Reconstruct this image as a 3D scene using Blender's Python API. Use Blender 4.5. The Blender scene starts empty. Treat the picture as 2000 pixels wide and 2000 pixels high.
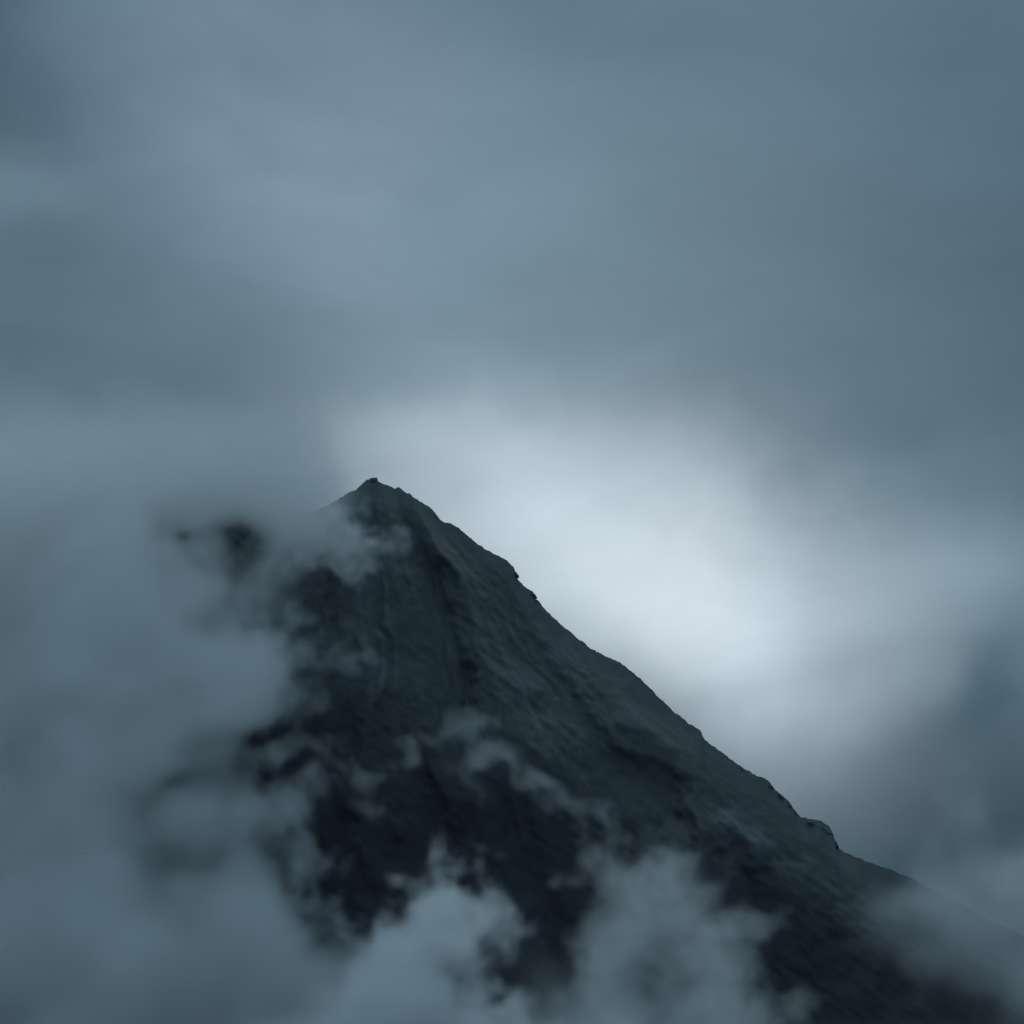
import bpy, math
import numpy as np
from mathutils import Vector

# ------------------------------------------------------------------ camera
sc = bpy.context.scene
DIST, EYE, PITCH, FOV = 2800.0, 1.7, math.radians(12.0), math.radians(20.4)
cam_d = bpy.data.cameras.new("camera")
cam_d.sensor_width = 36.0
cam_d.angle = FOV
cam_d.clip_start, cam_d.clip_end = 1.0, 60000.0
cam = bpy.data.objects.new("camera", cam_d)
sc.collection.objects.link(cam)
cam.location = (0.0, -DIST, EYE)
cam.rotation_euler = (math.pi / 2 + PITCH, 0.0, 0.0)
sc.camera = cam
TANH = math.tan(FOV / 2)


def direction(px, py):
    """Unit world direction of a point of the 2000 px photograph."""
    a, b = (px - 1000) / 1000 * TANH, (1000 - py) / 1000 * TANH
    c, s = math.cos(PITCH), math.sin(PITCH)
    v = Vector((a, c - b * s, s + b * c))
    return v.normalized()


def place(px, py, y=0.0):
    """World (x, z) on the vertical plane at depth y."""
    d = direction(px, py)
    k = (y + DIST) / d.y
    return d.x * k, EYE + d.z * k


# ------------------------------------------------------------------ sky
world = bpy.data.worlds.new("World")
sc.world = world
world.use_nodes = True
wt = world.node_tree
wt.nodes.clear()


class Nodes:
    def __init__(self, tree):
        self.t = tree

    def n(self, kind, **kw):
        o = self.t.nodes.new(kind)
        for k, v in kw.items():
            setattr(o, k, v)
        return o

    def put(self, sock, v):
        if isinstance(v, bpy.types.NodeSocket):
            self.t.links.new(v, sock)
        else:
            sock.default_value = v

    def m(self, op, a, b=0.0, c=0.0, clamp=False):
        o = self.n("ShaderNodeMath", operation=op, use_clamp=clamp)
        for i, v in enumerate((a, b, c)):
            self.put(o.inputs[i], v)
        return o.outputs[0]

    def scale(self, col, f):
        o = self.n("ShaderNodeVectorMath", operation="SCALE")
        self.put(o.inputs[0], col)
        self.put(o.inputs["Scale"], f)
        return o.outputs[0]

    def add(self, a, b):
        o = self.n("ShaderNodeVectorMath", operation="ADD")
        self.put(o.inputs[0], a)
        self.put(o.inputs[1], b)
        return o.outputs[0]


def lin(*rgb):
    return tuple((v / 255 / 12.92) if v <= 10 else ((v / 255 + 0.055) / 1.055) ** 2.4 for v in rgb)


W = Nodes(wt)
DECK = (86, 109, 123)
SKY = [  # px, py, rx, ry, rot, power, colour: thin and thick places of the deck
    (1220, 1130, 420, 240, -0.22, 1.1, (0.34, 0.355, 0.375)),
    (1150, 1110, 600, 290, -0.45, 1.0, (0.18, 0.20, 0.215)),
    (1420, 1360, 270, 190, -0.6, 1.0, (0.17, 0.19, 0.21)),
    (880, 880, 280, 75, -0.12, 1.0, (0.07, 0.08, 0.085)),
    (580, 250, 390, 280, -0.2, 1.0, (0.066, 0.074, 0.106)),
    (1050, 500, 640, 380, 0.0, 1.0, (0.048, 0.064, 0.068)),
    (1850, 1130, 320, 170, 0.0, 1.0, (0.11, 0.14, 0.155)),
    (2060, 150, 380, 800, 0.0, 1.0, (-0.030, -0.042, -0.05)),
    (20, 40, 240, 280, 0.0, 1.0, (-0.062, -0.088, -0.106)),
    (40, 330, 140, 55, 0.0, 1.0, (0.035, 0.05, 0.055)),
    (230, 690, 330, 120, -0.1, 1.0, (-0.010, -0.016, -0.020)),
    (1960, 1660, 480, 240, 0.35, 1.3, (-0.062, -0.084, -0.100)),
    (1965, 1330, 110, 75, 0.9, 1.2, (-0.045, -0.055, -0.06)),
    (1800, 1440, 170, 70, 0.5, 1.2, (-0.03, -0.035, -0.04)),
]
SUN_EL, SUN_AZ = math.radians(56), math.radians(6)     # high behind the deck, beyond the mountain
SUN_DIR = Vector((math.sin(SUN_AZ) * math.cos(SUN_EL), math.cos(SUN_AZ) * math.cos(SUN_EL), math.sin(SUN_EL)))

tc = W.n("ShaderNodeTexCoord").outputs["Generated"]
wn = W.n("ShaderNodeTexNoise", noise_dimensions="3D")
W.put(wn.inputs["Vector"], tc)
wn.inputs["Scale"].default_value = 8.0
wn.inputs["Detail"].default_value = 5.0
wn.inputs["Roughness"].default_value = 0.48
dsep = W.n("ShaderNodeSeparateXYZ")
W.put(dsep.inputs[0], tc)
ae = W.n("ShaderNodeCombineXYZ")                       # azimuth and elevation, radians
W.put(ae.inputs[0], W.m("ARCTAN2", dsep.outputs[0], dsep.outputs[1]))
W.put(ae.inputs[1], W.m("ARCSINE", dsep.outputs[2]))
wv = W.n("ShaderNodeVectorMath", operation="MULTIPLY_ADD")   # ragged by cloud turbulence
W.put(wv.inputs[0], wn.outputs["Color"])
wv.inputs[1].default_value = (0.08, 0.08, 0.0)
W.put(wv.inputs[2], ae.outputs[0])
RAG = wv.outputs[0]
BIAS = 0.04


def glow(px, py, rx, ry, rot=0.0, power=1.0):
    """Soft elliptical lightness in the cloud deck, centre and radii in photograph pixels."""
    d = direction(px, py)
    k = FOV / 2000
    mp = W.n("ShaderNodeMapping", vector_type="TEXTURE")
    W.put(mp.inputs["Vector"], RAG)
    mp.inputs["Location"].default_value = (math.atan2(d.x, d.y) + BIAS, math.asin(d.z) + BIAS, 0)
    mp.inputs["Rotation"].default_value = (0, 0, rot)
    mp.inputs["Scale"].default_value = (rx * k, ry * k, 1e6)
    dt = W.n("ShaderNodeVectorMath", operation="DOT_PRODUCT")
    W.put(dt.inputs[0], mp.outputs[0])
    W.put(dt.inputs[1], mp.outputs[0])
    q = dt.outputs["Value"]
    if power != 1.0:
        q = W.m("POWER", q, power)
    return W.m("POWER", math.exp(-1), q)


# an overcast deck is three times as bright overhead as at the horizon (CIE overcast sky), with soft mottling everywhere
deck = tuple(v / 1.416 for v in lin(*DECK))
over = W.m("MULTIPLY_ADD", W.m("MAXIMUM", dsep.outputs[2], 0.0), 2.0, 1.0)
over = W.m("MULTIPLY", over, W.m("MULTIPLY_ADD", wn.outputs["Fac"], 0.5, 0.75))
# drawn-out cloud streaks, finer than the mottling
st = W.n("ShaderNodeVectorMath", operation="MULTIPLY")
W.put(st.inputs[0], tc)
st.inputs[1].default_value = (12.0, 12.0, 24.0)
sn = W.n("ShaderNodeTexNoise", noise_dimensions="3D")
W.put(sn.inputs["Vector"], st.outputs[0])
sn.inputs["Scale"].default_value = 1.0
sn.inputs["Detail"].default_value = 5.0
sn.inputs["Roughness"].default_value = 0.52
sn.inputs["Distortion"].default_value = 0.6
streak = W.m("MULTIPLY_ADD", sn.outputs["Fac"], 0.36, 0.82)
col = W.scale(deck, over)
for px, py, rx, ry, rot, pw, c in SKY:
    col = W.add(col, W.scale(c, glow(px, py, rx, ry, rot, pw)))
col = W.scale(col, streak)
nish = W.n("ShaderNodeTexSky", sky_type="NISHITA")
nish.sun_disc = False
nish.sun_elevation = SUN_EL
nish.sun_rotation = SUN_AZ
bg1 = W.n("ShaderNodeBackground")
W.put(bg1.inputs["Color"], col)
bg1.inputs["Strength"].default_value = 1.0
bg2 = W.n("ShaderNodeBackground")
W.put(bg2.inputs["Color"], nish.outputs[0])
bg2.inputs["Strength"].default_value = 0.05
mixs = W.n("ShaderNodeMixShader")
mixs.inputs[0].default_value = 0.03      # the deck lets almost none of the clear sky through
wt.links.new(bg1.outputs[0], mixs.inputs[1])
wt.links.new(bg2.outputs[0], mixs.inputs[2])
world.cycles.sampling_method = "MANUAL"
world.cycles.sample_map_resolution = 256
wo = W.n("ShaderNodeOutputWorld")
wt.links.new(mixs.outputs[0], wo.inputs[0])

# ------------------------------------------------------------------ sun behind the cloud deck
sun_d = bpy.data.lights.new("sun", "SUN")
sun_d.energy = 0.6
sun_d.angle = math.radians(30)
sun_d.color = (0.72, 0.90, 1.0)
sun = bpy.data.objects.new("sun", sun_d)
sc.collection.objects.link(sun)
sun.rotation_euler = (-SUN_DIR).to_track_quat("-Z", "Y").to_euler()

vs = sc.view_settings
sc.display_settings.display_device = "sRGB"
vs.view_transform, vs.look = "Standard", "None"
vs.exposure, vs.gamma, vs.use_curve_mapping = 0.0, 1.0, False
sc.render.engine = "CYCLES"
cy = sc.cycles
cy.use_denoising = True
cy.volume_bounces = 14
cy.max_bounces = 28
cy.diffuse_bounces = 3
cy.volume_step_rate = 3.0
cy.volume_max_steps = 400
cy.use_adaptive_sampling = True
cy.adaptive_threshold = 0.03
cy.adaptive_min_samples = 24


# ------------------------------------------------------------------ numpy noise
def perlin2(x, y, seed=0):
    rng = np.random.default_rng(seed)
    g = rng.uniform(0, 2 * np.pi, (256, 256)).astype(np.float32)
    gx, gy = np.cos(g), np.sin(g)
    xi, yi = np.floor(x).astype(np.int32), np.floor(y).astype(np.int32)
    xf, yf = x - xi, y - yi
    u, v = xf * xf * xf * (xf * (xf * 6 - 15) + 10), yf * yf * yf * (yf * (yf * 6 - 15) + 10)

    def d(i, j):
        a, b = (xi + i) & 255, (yi + j) & 255
        return gx[a, b] * (xf - i) + gy[a, b] * (yf - j)
    n0 = d(0, 0) * (1 - u) + d(1, 0) * u
    n1 = d(0, 1) * (1 - u) + d(1, 1) * u
    return (n0 * (1 - v) + n1 * v) * 1.5


def fbm2(x, y, octaves=5, gain=0.5, seed=0, ridged=False):
    s, a, tot = 0.0, 1.0, 0.0
    for i in range(octaves):
        n = perlin2(x * 2 ** i + 17.3 * i, y * 2 ** i - 9.1 * i, seed + i)
        if ridged:
            n = 1 - 2 * np.abs(n)
        s = s + a * n
        tot += a
        a *= gain
    return s / tot


def sstep(a, b, x):
    t = np.clip((x - a) / (b - a), 0, 1)
    return t * t * (3 - 2 * t)


def srf(name, v, faces, mat, parent=None, smooth=True):
    me = bpy.data.meshes.new(name)
    v = np.ascontiguousarray(v, dtype=np.float32)
    f = np.ascontiguousarray(faces, dtype=np.int32)
    me.vertices.add(len(v))
    me.vertices.foreach_set("co", v.ravel())
    me.loops.add(f.size)
    me.loops.foreach_set("vertex_index", f.ravel())
    me.polygons.add(len(f))
    me.polygons.foreach_set("loop_start", np.arange(0, f.size, f.shape[1], dtype=np.int32))
    me.update(calc_edges=True)
    me.validate()
    me.polygons.foreach_set("use_smooth", np.full(len(me.polygons), smooth))
    me.materials.append(mat)
    o = bpy.data.objects.new(name, me)
    sc.collection.objects.link(o)
    if parent:
        o.parent = parent
    return o


# ------------------------------------------------------------------ materials
def rock_material():
    m = bpy.data.materials.new("rock")
    m.use_nodes = True
    t = m.node_tree
    t.nodes.clear()
    N = Nodes(t)
    geo = N.n("ShaderNodeNewGeometry").outputs["Position"]

    def noise(scale, detail, vec=geo, rough=0.55):
        o = N.n("ShaderNodeTexNoise", noise_dimensions="3D")
        N.put(o.inputs["Vector"], vec)
        o.inputs["Scale"].default_value = scale
        o.inputs["Detail"].default_value = detail
        o.inputs["Roughness"].default_value = rough
        return o.outputs[0]
    big = noise(0.012, 4)
    mid = noise(0.07, 6)
    r = N.n("ShaderNodeValToRGB")
    r.color_ramp.elements[0].position = 0.35
    r.color_ramp.elements[0].color = (0.082, 0.096, 0.103, 1)
    r.color_ramp.elements[1].position = 0.68
    r.color_ramp.elements[1].color = (0.128, 0.143, 0.150, 1)
    N.put(r.inputs[0], N.m("ADD", N.m("MULTIPLY", big, 0.6), N.m("MULTIPLY", mid, 0.4)))
    at = N.n("ShaderNodeAttribute", attribute_name="scree")   # pale scree lying in the gullies
    mx = N.n("ShaderNodeMix", data_type="RGBA")
    N.put(mx.inputs["Factor"], at.outputs["Fac"])
    N.put(mx.inputs[6], r.outputs[0])
    mx.inputs[7].default_value = (0.24, 0.25, 0.26, 1)
    ac = N.n("ShaderNodeAttribute", attribute_name="cliff_shade")   # shade of the lower cliffs, put into the rock colour
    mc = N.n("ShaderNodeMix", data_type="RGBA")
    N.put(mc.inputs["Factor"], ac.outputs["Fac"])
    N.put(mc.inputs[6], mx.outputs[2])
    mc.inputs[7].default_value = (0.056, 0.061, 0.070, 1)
    b = N.n("ShaderNodeBsdfPrincipled")
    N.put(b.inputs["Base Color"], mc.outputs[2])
    b.inputs["Roughness"].default_value = 0.92
    b.inputs["Specular IOR Level"].default_value = 0.25
    bump = N.n("ShaderNodeBump")
    bump.inputs["Strength"].default_value = 0.4
    bump.inputs["Distance"].default_value = 1.5
    N.put(bump.inputs["Height"], noise(0.22, 8, rough=0.65))
    N.put(b.inputs["Normal"], bump.outputs[0])
    o = N.n("ShaderNodeOutputMaterial")
    t.links.new(b.outputs[0], o.inputs["Surface"])
    return m


def ground_material():
    m = bpy.data.materials.new("moorland")
    m.use_nodes = True
    t = m.node_tree
    N = Nodes(t)
    b = t.nodes["Principled BSDF"]
    geo = N.n("ShaderNodeNewGeometry").outputs["Position"]
    no = N.n("ShaderNodeTexNoise")
    N.put(no.inputs["Vector"], geo)
    no.inputs["Scale"].default_value = 0.01
    no.inputs["Detail"].default_value = 8
    r = N.n("ShaderNodeValToRGB")
    r.color_ramp.elements[0].color = (0.13, 0.135, 0.12, 1)
    r.color_ramp.elements[1].color = (0.26, 0.26, 0.25, 1)
    N.put(r.inputs[0], no.outputs[0])
    N.put(b.inputs["Base Color"], r.outputs[0])
    b.inputs["Roughness"].default_value = 0.95
    return m


ROCK, MOOR = rock_material(), ground_material()

# ------------------------------------------------------------------ ground
n = 120
gx = np.sinh(np.linspace(-4.2, 4.2, n)) * 900
X, Y = np.meshgrid(gx, gx, indexing="ij")
Z = fbm2(X / 700, Y / 700, 4, 0.5, 90) * 14 - 4
Z *= sstep(150, 600, np.hypot(X, Y + DIST))
idx = np.arange(n * n).reshape(n, n)
fc = np.stack([idx[:-1, :-1], idx[1:, :-1], idx[1:, 1:], idx[:-1, 1:]], -1).reshape(-1, 4)
ground = srf("ground", np.stack([X, Y, Z], -1).reshape(-1, 3), fc, MOOR)
ground["kind"] = "structure"

# ------------------------------------------------------------------ the mountain
SKYLINE = [(-1500, 2300), (-900, 1950), (-400, 1560), (-100, 1330), (120, 1120), (250, 1010), (305, 965), (345, 955), (372, 958), (420, 970),
           (480, 985), (530, 1000), (580, 1005), (615, 1000), (649, 985), (662, 975), (678, 967), (698, 955), (708, 947), (716, 939),
           (725, 937), (736, 935), (739, 943), (755, 948), (771, 958), (777, 954), (797, 965), (820, 982), (846, 998), (854, 1011),
           (867, 1022), (884, 1026), (905, 1041), (936, 1067), (962, 1083), (987, 1096), (1004, 1111), (1011, 1132), (1030, 1153),
           (1043, 1157), (1045, 1169), (1066, 1194), (1087, 1215), (1120, 1243), (1164, 1275), (1213, 1299), (1252, 1329),
           (1273, 1350), (1283, 1362), (1296, 1372), (1319, 1395), (1345, 1414), (1368, 1429), (1374, 1445), (1402, 1466), (1444, 1497),
           (1480, 1518), (1503, 1528), (1511, 1539), (1524, 1551), (1542, 1569), (1552, 1583), (1565, 1598), (1602, 1604),
           (1619, 1616), (1629, 1633), (1633, 1654), (1652, 1668), (1689, 1683), (1714, 1693), (1739, 1701), (1789, 1722),
           (1850, 1752), (1930, 1795), (2000, 1830), (2150, 1890), (2400, 2000), (2900, 2200), (3600, 2500)]


def ridge_y(px):
    return 14 * math.sin(px / 170.0) + 9 * math.sin(px / 71.0 + 1.3) - 0.035 * (px - 735)


pts = np.array([place(p, q, ridge_y(p)) for p, q in SKYLINE])
xs = np.concatenate([np.arange(-900, -240, 6.0), np.arange(-240, 560, 1.25), np.arange(560, 1250, 6.0)])
pxs = 1000 + xs / (DIST * TANH) * 1000 * 0.985
zr = np.interp(xs, pts[:, 0], pts[:, 1])
zr = zr + fbm2(xs / 12, xs * 0 + 3.3, 5, 0.72, 5, ridged=True) * 2.8
zr = np.maximum(zr, 4)
yr = np.array([ridge_y(p) for p in pxs])

tt = np.concatenate([np.linspace(0, 40, 40)[:-1], np.linspace(40, 560, 260), np.linspace(566, 720, 18)])
apex = place(700, 860)
Xf, T = np.meshgrid(xs, tt, indexing="ij")
ZR, YR = zr[:, None], yr[:, None]
# the small notches of the crest die out a little way down the face
zs = np.array([np.average(zr, weights=np.exp(-((xs - x) / 16.0) ** 2) * np.gradient(xs)) for x in xs])
Zf = np.maximum(ZR - T - (zr - zs)[:, None] * sstep(0, 60, T), -12)
T = np.maximum(ZR - Zf, 0)
ph = np.arctan2(Xf - apex[0], apex[1] - Zf + 40)            # fan of fall lines about the summit
rr = np.hypot(Xf - apex[0], apex[1] - Zf)
wob = fbm2(Xf / 190, Zf / 190, 5, 0.5, 40)
phw = ph + 0.09 * wob


def face_depth(Xf, Zf, T):
    near = sstep(0, 70, T)
    base = 0.34 * T + 0.62 * 150 * (1 - np.exp(-T / 150))      # scree slope above, cliffs below
    base = base + 0.9 * np.maximum(90 - Zf, 0) ** 1.35 * 0.25 * (T > 1)
    return base, near


Te = np.maximum(T + (zs - zr)[:, None] * sstep(0, 45, T), 0)
base, near = face_depth(Xf, Zf, Te)
ribs = fbm2((phw + 0.07 * fbm2(Xf / 70, Zf / 70, 4, 0.55, 47)) * 6.0, rr / 320 + 4, 3, 0.5, 11)         # buttresses and gullies
ribs2 = fbm2(phw * 24.0, rr / 210 + 2, 5, 0.6, 23)
crag = fbm2(Xf / 34 + 0.5 * wob, Zf / 26, 6, 0.62, 31, ridged=True) + 0.7 * fbm2(Xf / 16, Zf / 14, 4, 0.55, 37)
strata = fbm2((Zf + 0.72 * Xf) / 13, (Xf - 0.6 * Zf) / 110, 4, 0.5, 61, ridged=True)   # beds dipping with the ridge
fine = fbm2(Xf / 14, Zf / 14, 5, 0.68, 71)
big = fbm2(Xf / 210, Zf / 210, 3, 0.5, 81)
relief = near * (36 * ribs + 26 * big) + (0.12 + 0.88 * near) * (1.2 * ribs2 + 2.0 * crag + 1.6 * strata) * np.minimum(1, T / 14) + 0.9 * fine * np.minimum(1, T / 3)
Yf = YR - base - relief
front = np.stack([Xf, Yf, Zf], -1)
gul = sstep(0.05, 0.5, -ribs2 + 0.25 * wob) * sstep(0.0, 0.25, fbm2(Xf / 90, Zf / 90, 4, 0.6, 51) - 0.02) * sstep(10, 40, T)

tb = np.linspace(0, 1, 70)[1:] ** 1.4 * 720
Xb, Tb = np.meshgrid(xs, tb, indexing="ij")
Tb = np.minimum(Tb, ZR + 12)
Zb = ZR - Tb
Yb = YR + 0.75 * Tb + np.minimum(Tb / 30, 1) * 20 * (fbm2(Xb / 90, Zb / 90, 4, 0.5, 99) + 0.3) + 1.0
back = np.stack([Xb, Yb, Zb], -1)
grid = np.concatenate([back[:, ::-1], front], axis=1)
nu, nv = grid.shape[:2]
idx = np.arange(nu * nv).reshape(nu, nv)
fc = np.stack([idx[:-1, :-1], idx[:-1, 1:], idx[1:, 1:], idx[1:, :-1]], -1).reshape(-1, 4)
mountain = srf("mountain", grid.reshape(-1, 3), fc, ROCK)
mountain["kind"] = "structure"
mountain["label"] = "dark rocky mountain peak with a long ridge falling to the right"
sv = np.concatenate([np.zeros_like(Zb), np.clip(gul * 0.75 + 0.30 * sstep(0.0, 0.6, ribs2) * sstep(-0.1, 0.3, crag) * sstep(8, 40, T), 0, 1)], axis=1).astype(np.float32).ravel()
mountain.data.attributes.new("scree", "FLOAT", "POINT").data.foreach_set("value", sv)
# shade painted over the lower left of the face: its edge runs down beside the ridge
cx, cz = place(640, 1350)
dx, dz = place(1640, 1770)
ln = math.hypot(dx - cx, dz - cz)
side = ((Xf - cx) * (dz - cz) - (Zf - cz) * (dx - cx)) / ln          # positive below the edge of the painted shade
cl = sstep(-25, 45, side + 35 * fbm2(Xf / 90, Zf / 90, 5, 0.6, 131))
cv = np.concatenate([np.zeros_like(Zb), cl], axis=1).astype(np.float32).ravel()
mountain.data.attributes.new("cliff_shade", "FLOAT", "POINT").data.foreach_set("value", cv)

# jagged rocks standing along the crest
import bmesh
rng = np.random.default_rng(5)
CRAGS = [(733, 941, 4.5), (778, 959, 2.2), (850, 1010, 3.2), (1008, 1122, 4.0), (1041, 1164, 4.2), (1278, 1364, 2.8), (1293, 1376, 2.6), (1367, 1438, 4.0), (1505, 1536, 3.0),
         (1524, 1556, 3.2), (1541, 1574, 3.0), (1552, 1588, 2.6), (1585, 1610, 5.0), (1612, 1624, 6.5), (1626, 1646, 6.0), (940, 1073, 2.4), (1100, 1231, 2.2), (1216, 1305, 2.6), (1450, 1505, 2.4), (985, 1100, 2.6), (668, 975, 2.6)]
for px, py, r in CRAGS:
    bm = bmesh.new()
    p = rng.normal(size=(26, 3))
    p /= np.linalg.norm(p, axis=1)[:, None]
    p *= rng.uniform(0.7, 1.0, (26, 1)) * np.array([1.15, 1.3, 0.85]) * r
    tilt = 0.6
    p[:, 2] -= p[:, 0] * tilt * 0.8
    for q in p:
        bm.verts.new(q)
    bmesh.ops.convex_hull(bm, input=bm.verts)
    bmesh.ops.recalc_face_normals(bm, faces=bm.faces)
    me = bpy.data.meshes.new("rock_outcrop")
    bm.to_mesh(me)
    bm.free()
    me.materials.append(ROCK)
    o = bpy.data.objects.new("rock_outcrop", me)
    sc.collection.objects.link(o)
    x, z = place(px, py, ridge_y(px))
    o.location = (x, ridge_y(px) - 0.4 * r, z - 0.12 * r)
    o.parent = mountain


def depth_at(x, z):
    """Depth of the mountain face (mean surface) under a point of the fog."""
    zri = np.interp(x, xs, zs)
    t = np.maximum(zri - z, 0)
    b, _ = face_depth(np.asarray(x), np.asarray(z), t)
    return np.interp(x, xs, yr) - b


# ------------------------------------------------------------------ clouds
def cloud_material(name, g=0.0, colour=(1, 1, 1, 1)):
    m = bpy.data.materials.new(name)
    m.use_nodes = True
    t = m.node_tree
    t.nodes.clear()
    v = t.nodes.new("ShaderNodeVolumePrincipled")
    v.inputs["Color"].default_value = colour
    v.inputs["Density"].default_value = 1.0
    v.inputs["Anisotropy"].default_value = g
    o = t.nodes.new("ShaderNodeOutputMaterial")
    t.links.new(v.outputs[0], o.inputs["Volume"])
    return m


VAPOUR = cloud_material("cloud_vapour")


def fft_noise(shape, voxel, lo, hi, slope, seed):
    """Periodic fractal noise with wavelengths from lo to hi metres, unit variance."""
    rng = np.random.default_rng(seed)
    f = np.fft.rfftn(rng.standard_normal(shape, dtype=np.float32))
    k = np.sqrt(sum(q ** 2 for q in np.meshgrid(*[np.fft.fftfreq(s, voxel) for s in shape[:2]], np.fft.rfftfreq(shape[2], voxel), indexing="ij")))
    k[0, 0, 0] = 1
    a = k ** (-slope) * np.exp(-(1 / (k * hi)) ** 4 * 0.3) * np.exp(-(k * lo) ** 2)
    a[0, 0, 0] = 0
    r = np.fft.irfftn(f * a, s=shape, axes=(0, 1, 2)).astype(np.float32)
    return r / r.std()


def poly_dist(gx, gz, poly):
    """Signed distance (positive inside) from each grid point to a polygon, metres."""
    P = np.array(poly)
    Q = np.roll(P, -1, 0)
    d = np.full(gx.shape, 1e9)
    ins = np.zeros(gx.shape, bool)
    for (ax, az_), (bx, bz) in zip(P, Q):
        ex, ez = bx - ax, bz - az_
        t = np.clip(((gx - ax) * ex + (gz - az_) * ez) / (ex * ex + ez * ez + 1e-9), 0, 1)
        d = np.minimum(d, np.hypot(gx - ax - t * ex, gz - az_ - t * ez))
        c = ((az_ > gz) != (bz > gz)) & (gx < ex * (gz - az_) / (ez + 1e-12) + ax)
        ins ^= c
    return np.where(ins, d, -d)


def grid_volume(obj, lo, voxel, shape, den, mat):
    """Turns a lattice of density samples into the voxel volume of a Volume object."""
    N = den.size
    w = 2048
    h = (N // 4 + w) // w
    buf = np.zeros(w * h * 4, np.float32)
    buf[:N] = den.ravel()
    img = bpy.data.images.new("density_lattice", w, h, alpha=True, float_buffer=True, is_data=True)
    img.alpha_mode = "CHANNEL_PACKED"
    img.pixels.foreach_set(buf)
    img.update()
    t = bpy.data.node_groups.new("density_to_volume", "GeometryNodeTree")
    t.interface.new_socket("Geometry", in_out="INPUT", socket_type="NodeSocketGeometry")
    t.interface.new_socket("Geometry", in_out="OUTPUT", socket_type="NodeSocketGeometry")
    G = Nodes(t)
    go = G.n("NodeGroupOutput")
    cube = G.n("GeometryNodeVolumeCube")
    cube.inputs["Min"].default_value = lo
    cube.inputs["Max"].default_value = tuple(l + voxel * (s - 1) for l, s in zip(lo, shape))
    for k, s in zip("XYZ", shape):
        cube.inputs["Resolution " + k].default_value = s
    sep = G.n("ShaderNodeSeparateXYZ")
    G.put(sep.inputs[0], G.n("GeometryNodeInputPosition").outputs[0])
    ijk = [G.m("FLOOR", G.m("MULTIPLY_ADD", sep.outputs[a], 1 / voxel, 0.5 - lo[a] / voxel)) for a in range(3)]
    nzq = shape[2] // 4                                  # four neighbouring heights share one texel
    kq = G.m("FLOOR", G.m("MULTIPLY_ADD", ijk[2], 0.25, 0.01))
    kr = G.m("SUBTRACT", ijk[2], G.m("MULTIPLY", kq, 4.0))
    i = G.m("ADD", G.m("MULTIPLY", G.m("MULTIPLY_ADD", ijk[0], float(shape[1]), ijk[1]), float(nzq)), kq)
    row = G.m("FLOOR", G.m("MULTIPLY_ADD", i, 1 / w, 0.1 / w))
    colm = G.m("SUBTRACT", i, G.m("MULTIPLY", row, float(w)))
    uv = G.n("ShaderNodeCombineXYZ")
    G.put(uv.inputs[0], G.m("MULTIPLY_ADD", colm, 1 / w, 0.5 / w))
    G.put(uv.inputs[1], G.m("MULTIPLY_ADD", row, 1 / h, 0.5 / h))
    tex = G.n("GeometryNodeImageTexture", interpolation="Closest")
    tex.inputs["Image"].default_value = img
    t.links.new(uv.outputs[0], tex.inputs["Vector"])
    rgb = G.n("FunctionNodeSeparateColor")
    t.links.new(tex.outputs["Color"], rgb.inputs[0])
    ch = [rgb.outputs[0], rgb.outputs[1], rgb.outputs[2], tex.outputs["Alpha"]]
    tot = 0.0
    for c in range(4):
        tot = G.m("ADD", G.m("MULTIPLY", ch[c], G.m("COMPARE", kr, float(c), 0.4)), tot)
    t.links.new(tot, cube.inputs["Density"])
    sm = G.n("GeometryNodeSetMaterial")
    sm.inputs["Material"].default_value = mat
    t.links.new(cube.outputs[0], sm.inputs[0])
    t.links.new(sm.outputs[0], go.inputs[0])
    obj.modifiers.new("volume", "NODES").node_group = t


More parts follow.
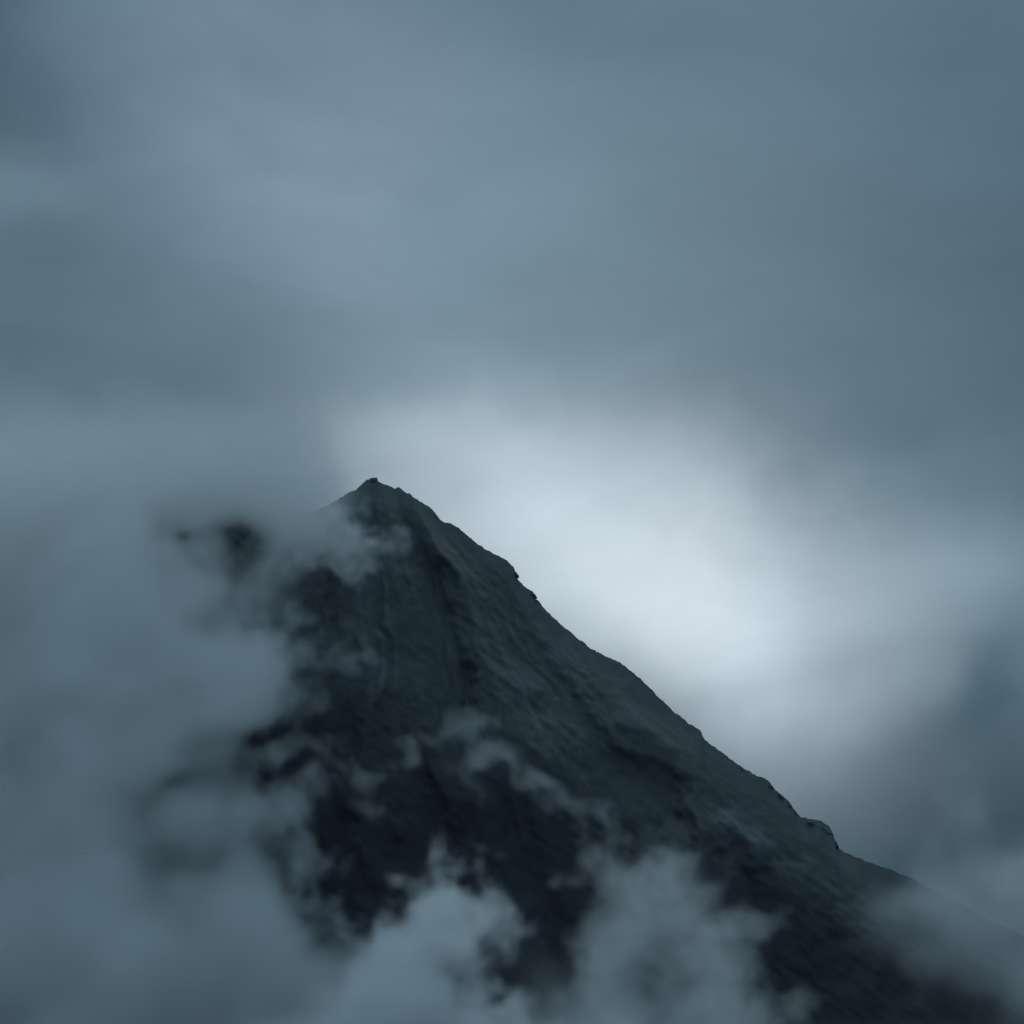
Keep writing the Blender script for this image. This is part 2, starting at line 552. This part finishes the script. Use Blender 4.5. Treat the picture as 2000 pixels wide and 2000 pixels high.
def cloud(label, poly, off, H, R, D, soft, amp, voxel=4.0, seed=1, thin=(), warp=12.0, hi=90.0, lo=6.0, slope=2.6, pad=50.0,
          follow=True, yfix=0.0, mat=VAPOUR, fade=None):
    """A cloud whose outline (photograph pixels, carried to its own depth) is frayed by fractal noise, H metres half-deep, floating off metres in front of the face."""
    cxy = np.mean(np.array(poly, float), 0)
    def depth(px, py):
        if not follow:
            return yfix
        x, z = place(px, py, 0)
        y = float(depth_at(x, z)) - off
        x, z = place(px, py, y)
        return float(depth_at(x, z)) - off
    yc0 = depth(*cxy)
    P = [place(p, q, depth(p, q)) for p, q in poly]
    A = np.array(P)
    x0, z0 = A.min(0) - pad
    x1, z1 = A.max(0) + pad
    nx, nz = int((x1 - x0) / voxel) + 1, (int((z1 - z0) / voxel) // 4 + 1) * 4
    gx = x0 + voxel * np.arange(nx)
    gz = z0 + voxel * np.arange(nz)
    GX, GZ = np.meshgrid(gx, gz, indexing="ij")
    sd = poly_dist(GX, GZ, P) / R
    sd = np.clip(sd, -1.5, 1.0)
    for px, py, rx, ry, w in thin:
        tx, tz = place(px, py, depth(px, py))
        s = 0.5 * DIST * TANH / 500
        sd = sd - w * np.exp(-((GX - tx) / (rx * s)) ** 2 - ((GZ - tz) / (ry * s)) ** 2)
    yc = (depth_at(GX, GZ) - off) if follow else np.full(GX.shape, yfix)
    y0, y1 = yc.min() - H * 1.35, yc.max() + H * 1.35
    ny = int((y1 - y0) / voxel) + 1
    gy = (y0 + voxel * np.arange(ny)).astype(np.float32)
    shape = (nx, ny, nz)
    f1 = fft_noise(shape, voxel, lo, hi, slope, seed)
    f2 = fft_noise(shape, voxel, lo * 2, hi, slope + 0.4, seed + 100)
    f3 = fft_noise(shape, voxel, lo * 2, hi, slope + 0.4, seed + 200)
    ix = np.clip(np.arange(nx)[:, None, None] + f2 * (warp / voxel), 0, nx - 1.001)
    iz = np.clip(np.arange(nz)[None, None, :] + f3 * (warp / voxel), 0, nz - 1.001)
    i0, k0 = ix.astype(np.int32), iz.astype(np.int32)
    fx, fz = (ix - i0).astype(np.float32), (iz - k0).astype(np.float32)
    s32 = sd.astype(np.float32)
    q = (s32[i0, k0] * (1 - fx) + s32[i0 + 1, k0] * fx) * (1 - fz) + (s32[i0, k0 + 1] * (1 - fx) + s32[i0 + 1, k0 + 1] * fx) * fz
    e = ((gy[None, :, None] - yc[:, None, :].astype(np.float32)) / H) ** 2
    v = q + amp * f1 - e
    den = D * sstep(0.0, soft, v).astype(np.float32)
    if fade:                                               # thins out towards its top
        za, zb = place(cxy[0], fade[0], yc0)[1], place(cxy[0], fade[1], yc0)[1]
        den *= sstep(za, zb, gz).astype(np.float32)[None, None, :]
    for ax in range(3):                                    # no density on the outer faces of the lattice
        sl = [slice(None)] * 3
        for s in (0, -1):
            sl[ax] = s
            den[tuple(sl)] = 0
    vol = bpy.data.volumes.new("cloud")
    vol.materials.append(mat)
    o = bpy.data.objects.new("cloud", vol)
    sc.collection.objects.link(o)
    grid_volume(o, (float(x0), float(y0), float(z0)), voxel, shape, den, mat)
    o["label"], o["category"], o["group"] = label, "cloud", "clouds drifting round the peak"
    print("cloud", shape, den.size, round(float((den > 0).mean()), 3), flush=True)
    return o


# the great smooth bank that hides the whole left flank of the mountain
cloud("broad smooth grey cloud bank hiding the whole left flank of the mountain",
      [(-700, 430), (100, 580), (300, 640), (430, 715), (545, 790), (640, 880), (705, 975), (665, 1060), (640, 1115), (585, 1190), (570, 1280), (580, 1390), (500, 1440),
       (550, 1520), (590, 1600), (590, 1690), (640, 1780), (720, 1850), (820, 1895), (950, 1895), (1100, 1895), (1400, 1910), (1600, 2040), (1600, 2300), (-700, 2300)],
      off=95, H=100, R=75, D=0.032, soft=1.2, amp=0.20, voxel=6.0, seed=3, warp=18, hi=170, lo=9, slope=2.5, pad=70, fade=(600, 960),
      thin=[(375, 1040, 85, 45, 1.3), (460, 1095, 42, 60, 1.15), (480, 1450, 110, 45, 0.95), (340, 1550, 90, 45, 0.85), (430, 1640, 130, 45, 0.45), (540, 1250, 40, 40, 0.4), (560, 1500, 60, 50, 0.5)])
cloud("ragged fringe of mist clinging to the left edge of the bare rock",
      [(600, 1100), (600, 1150), (560, 1200), (600, 1250), (700, 1275), (640, 1310), (650, 1370), (630, 1420), (540, 1430), (590, 1470), (640, 1500), (650, 1560),
       (630, 1630), (640, 1700), (700, 1780), (710, 1850), (600, 1850), (480, 1740), (420, 1600), (400, 1460), (430, 1300), (450, 1160)],
      off=60, H=50, R=42, D=0.03, soft=1.6, amp=0.34, voxel=3, seed=8, warp=14, hi=70, lo=4, slope=2.2, pad=45,
      thin=[(500, 1475, 100, 50, 0.6)])
cloud("small pale puff curling over the summit from the left",
      [(590, 940), (650, 975), (695, 1010), (745, 1040), (785, 1070), (780, 1105), (730, 1125), (670, 1120), (610, 1125), (540, 1110), (520, 1000)],
      off=60, H=40, R=32, D=0.04, soft=1.3, amp=0.28, voxel=2.5, seed=12, warp=9, hi=45, lo=4, slope=2.2, pad=35)
cloud("bright billowing puff in the notch at the foot of the face",
      [(735, 1810), (765, 1740), (835, 1705), (870, 1655), (925, 1695), (980, 1745), (1025, 1800), (1015, 1840), (955, 1860), (935, 1905), (960, 1940),
       (1100, 1990), (1150, 2100), (650, 2100), (630, 1950), (680, 1850)],
      off=160, H=75, R=36, D=0.055, soft=1.4, amp=0.25, voxel=3, seed=21, warp=10, hi=60, lo=4, slope=2.2, pad=40)
cloud("ragged cloud rolling up the right half of the lower face",
      [(1100, 1740), (1130, 1650), (1240, 1630), (1350, 1650), (1430, 1700), (1480, 1770), (1510, 1850), (1550, 1930), (1580, 2000), (1630, 2120), (1050, 2120),
       (1070, 1950), (1095, 1850), (1105, 1790)],
      off=110, H=60, R=46, D=0.026, soft=1.7, amp=0.30, voxel=3, seed=33, warp=12, hi=80, lo=4, slope=2.15, pad=40)
cloud("thin torn wisp lying across the middle of the face",
      [(780, 1440), (860, 1445), (930, 1385), (990, 1430), (1060, 1480), (1120, 1530), (1200, 1570), (1260, 1620), (1170, 1645), (1070, 1600), (980, 1560), (890, 1510), (810, 1500)],
      off=38, H=22, R=20, D=0.027, soft=1.7, amp=0.34, voxel=2.5, seed=44, warp=12, hi=60, lo=3.5, slope=2.4, pad=30)
cloud("slanting veil of mist low on the left edge of the rock",
      [(520, 1410), (620, 1415), (710, 1485), (790, 1550), (750, 1590), (660, 1550), (570, 1490)],
      off=45, H=20, R=20, D=0.022, soft=1.5, amp=0.32, voxel=3, seed=51, warp=8, hi=50, lo=4, slope=2.2, pad=30)
cloud("faint mist patch on the dark rock below the summit",
      [(610, 1265), (700, 1225), (745, 1255), (730, 1300), (650, 1305)],
      off=40, H=18, R=16, D=0.015, soft=1.5, amp=0.4, voxel=3, seed=57, warp=8, hi=40, lo=4, slope=2.2, pad=30)
cloud("dim grey cloud veiling the low end of the ridge",
      [(1650, 1820), (1680, 1690), (1760, 1590), (1900, 1520), (2100, 1540), (2600, 1600), (2600, 2200), (2000, 2120), (1850, 2030), (1740, 1920)],
      off=60, H=70, R=80, D=0.020, soft=1.7, amp=0.16, voxel=5, seed=66, lo=8, hi=110, slope=2.4, pad=60)
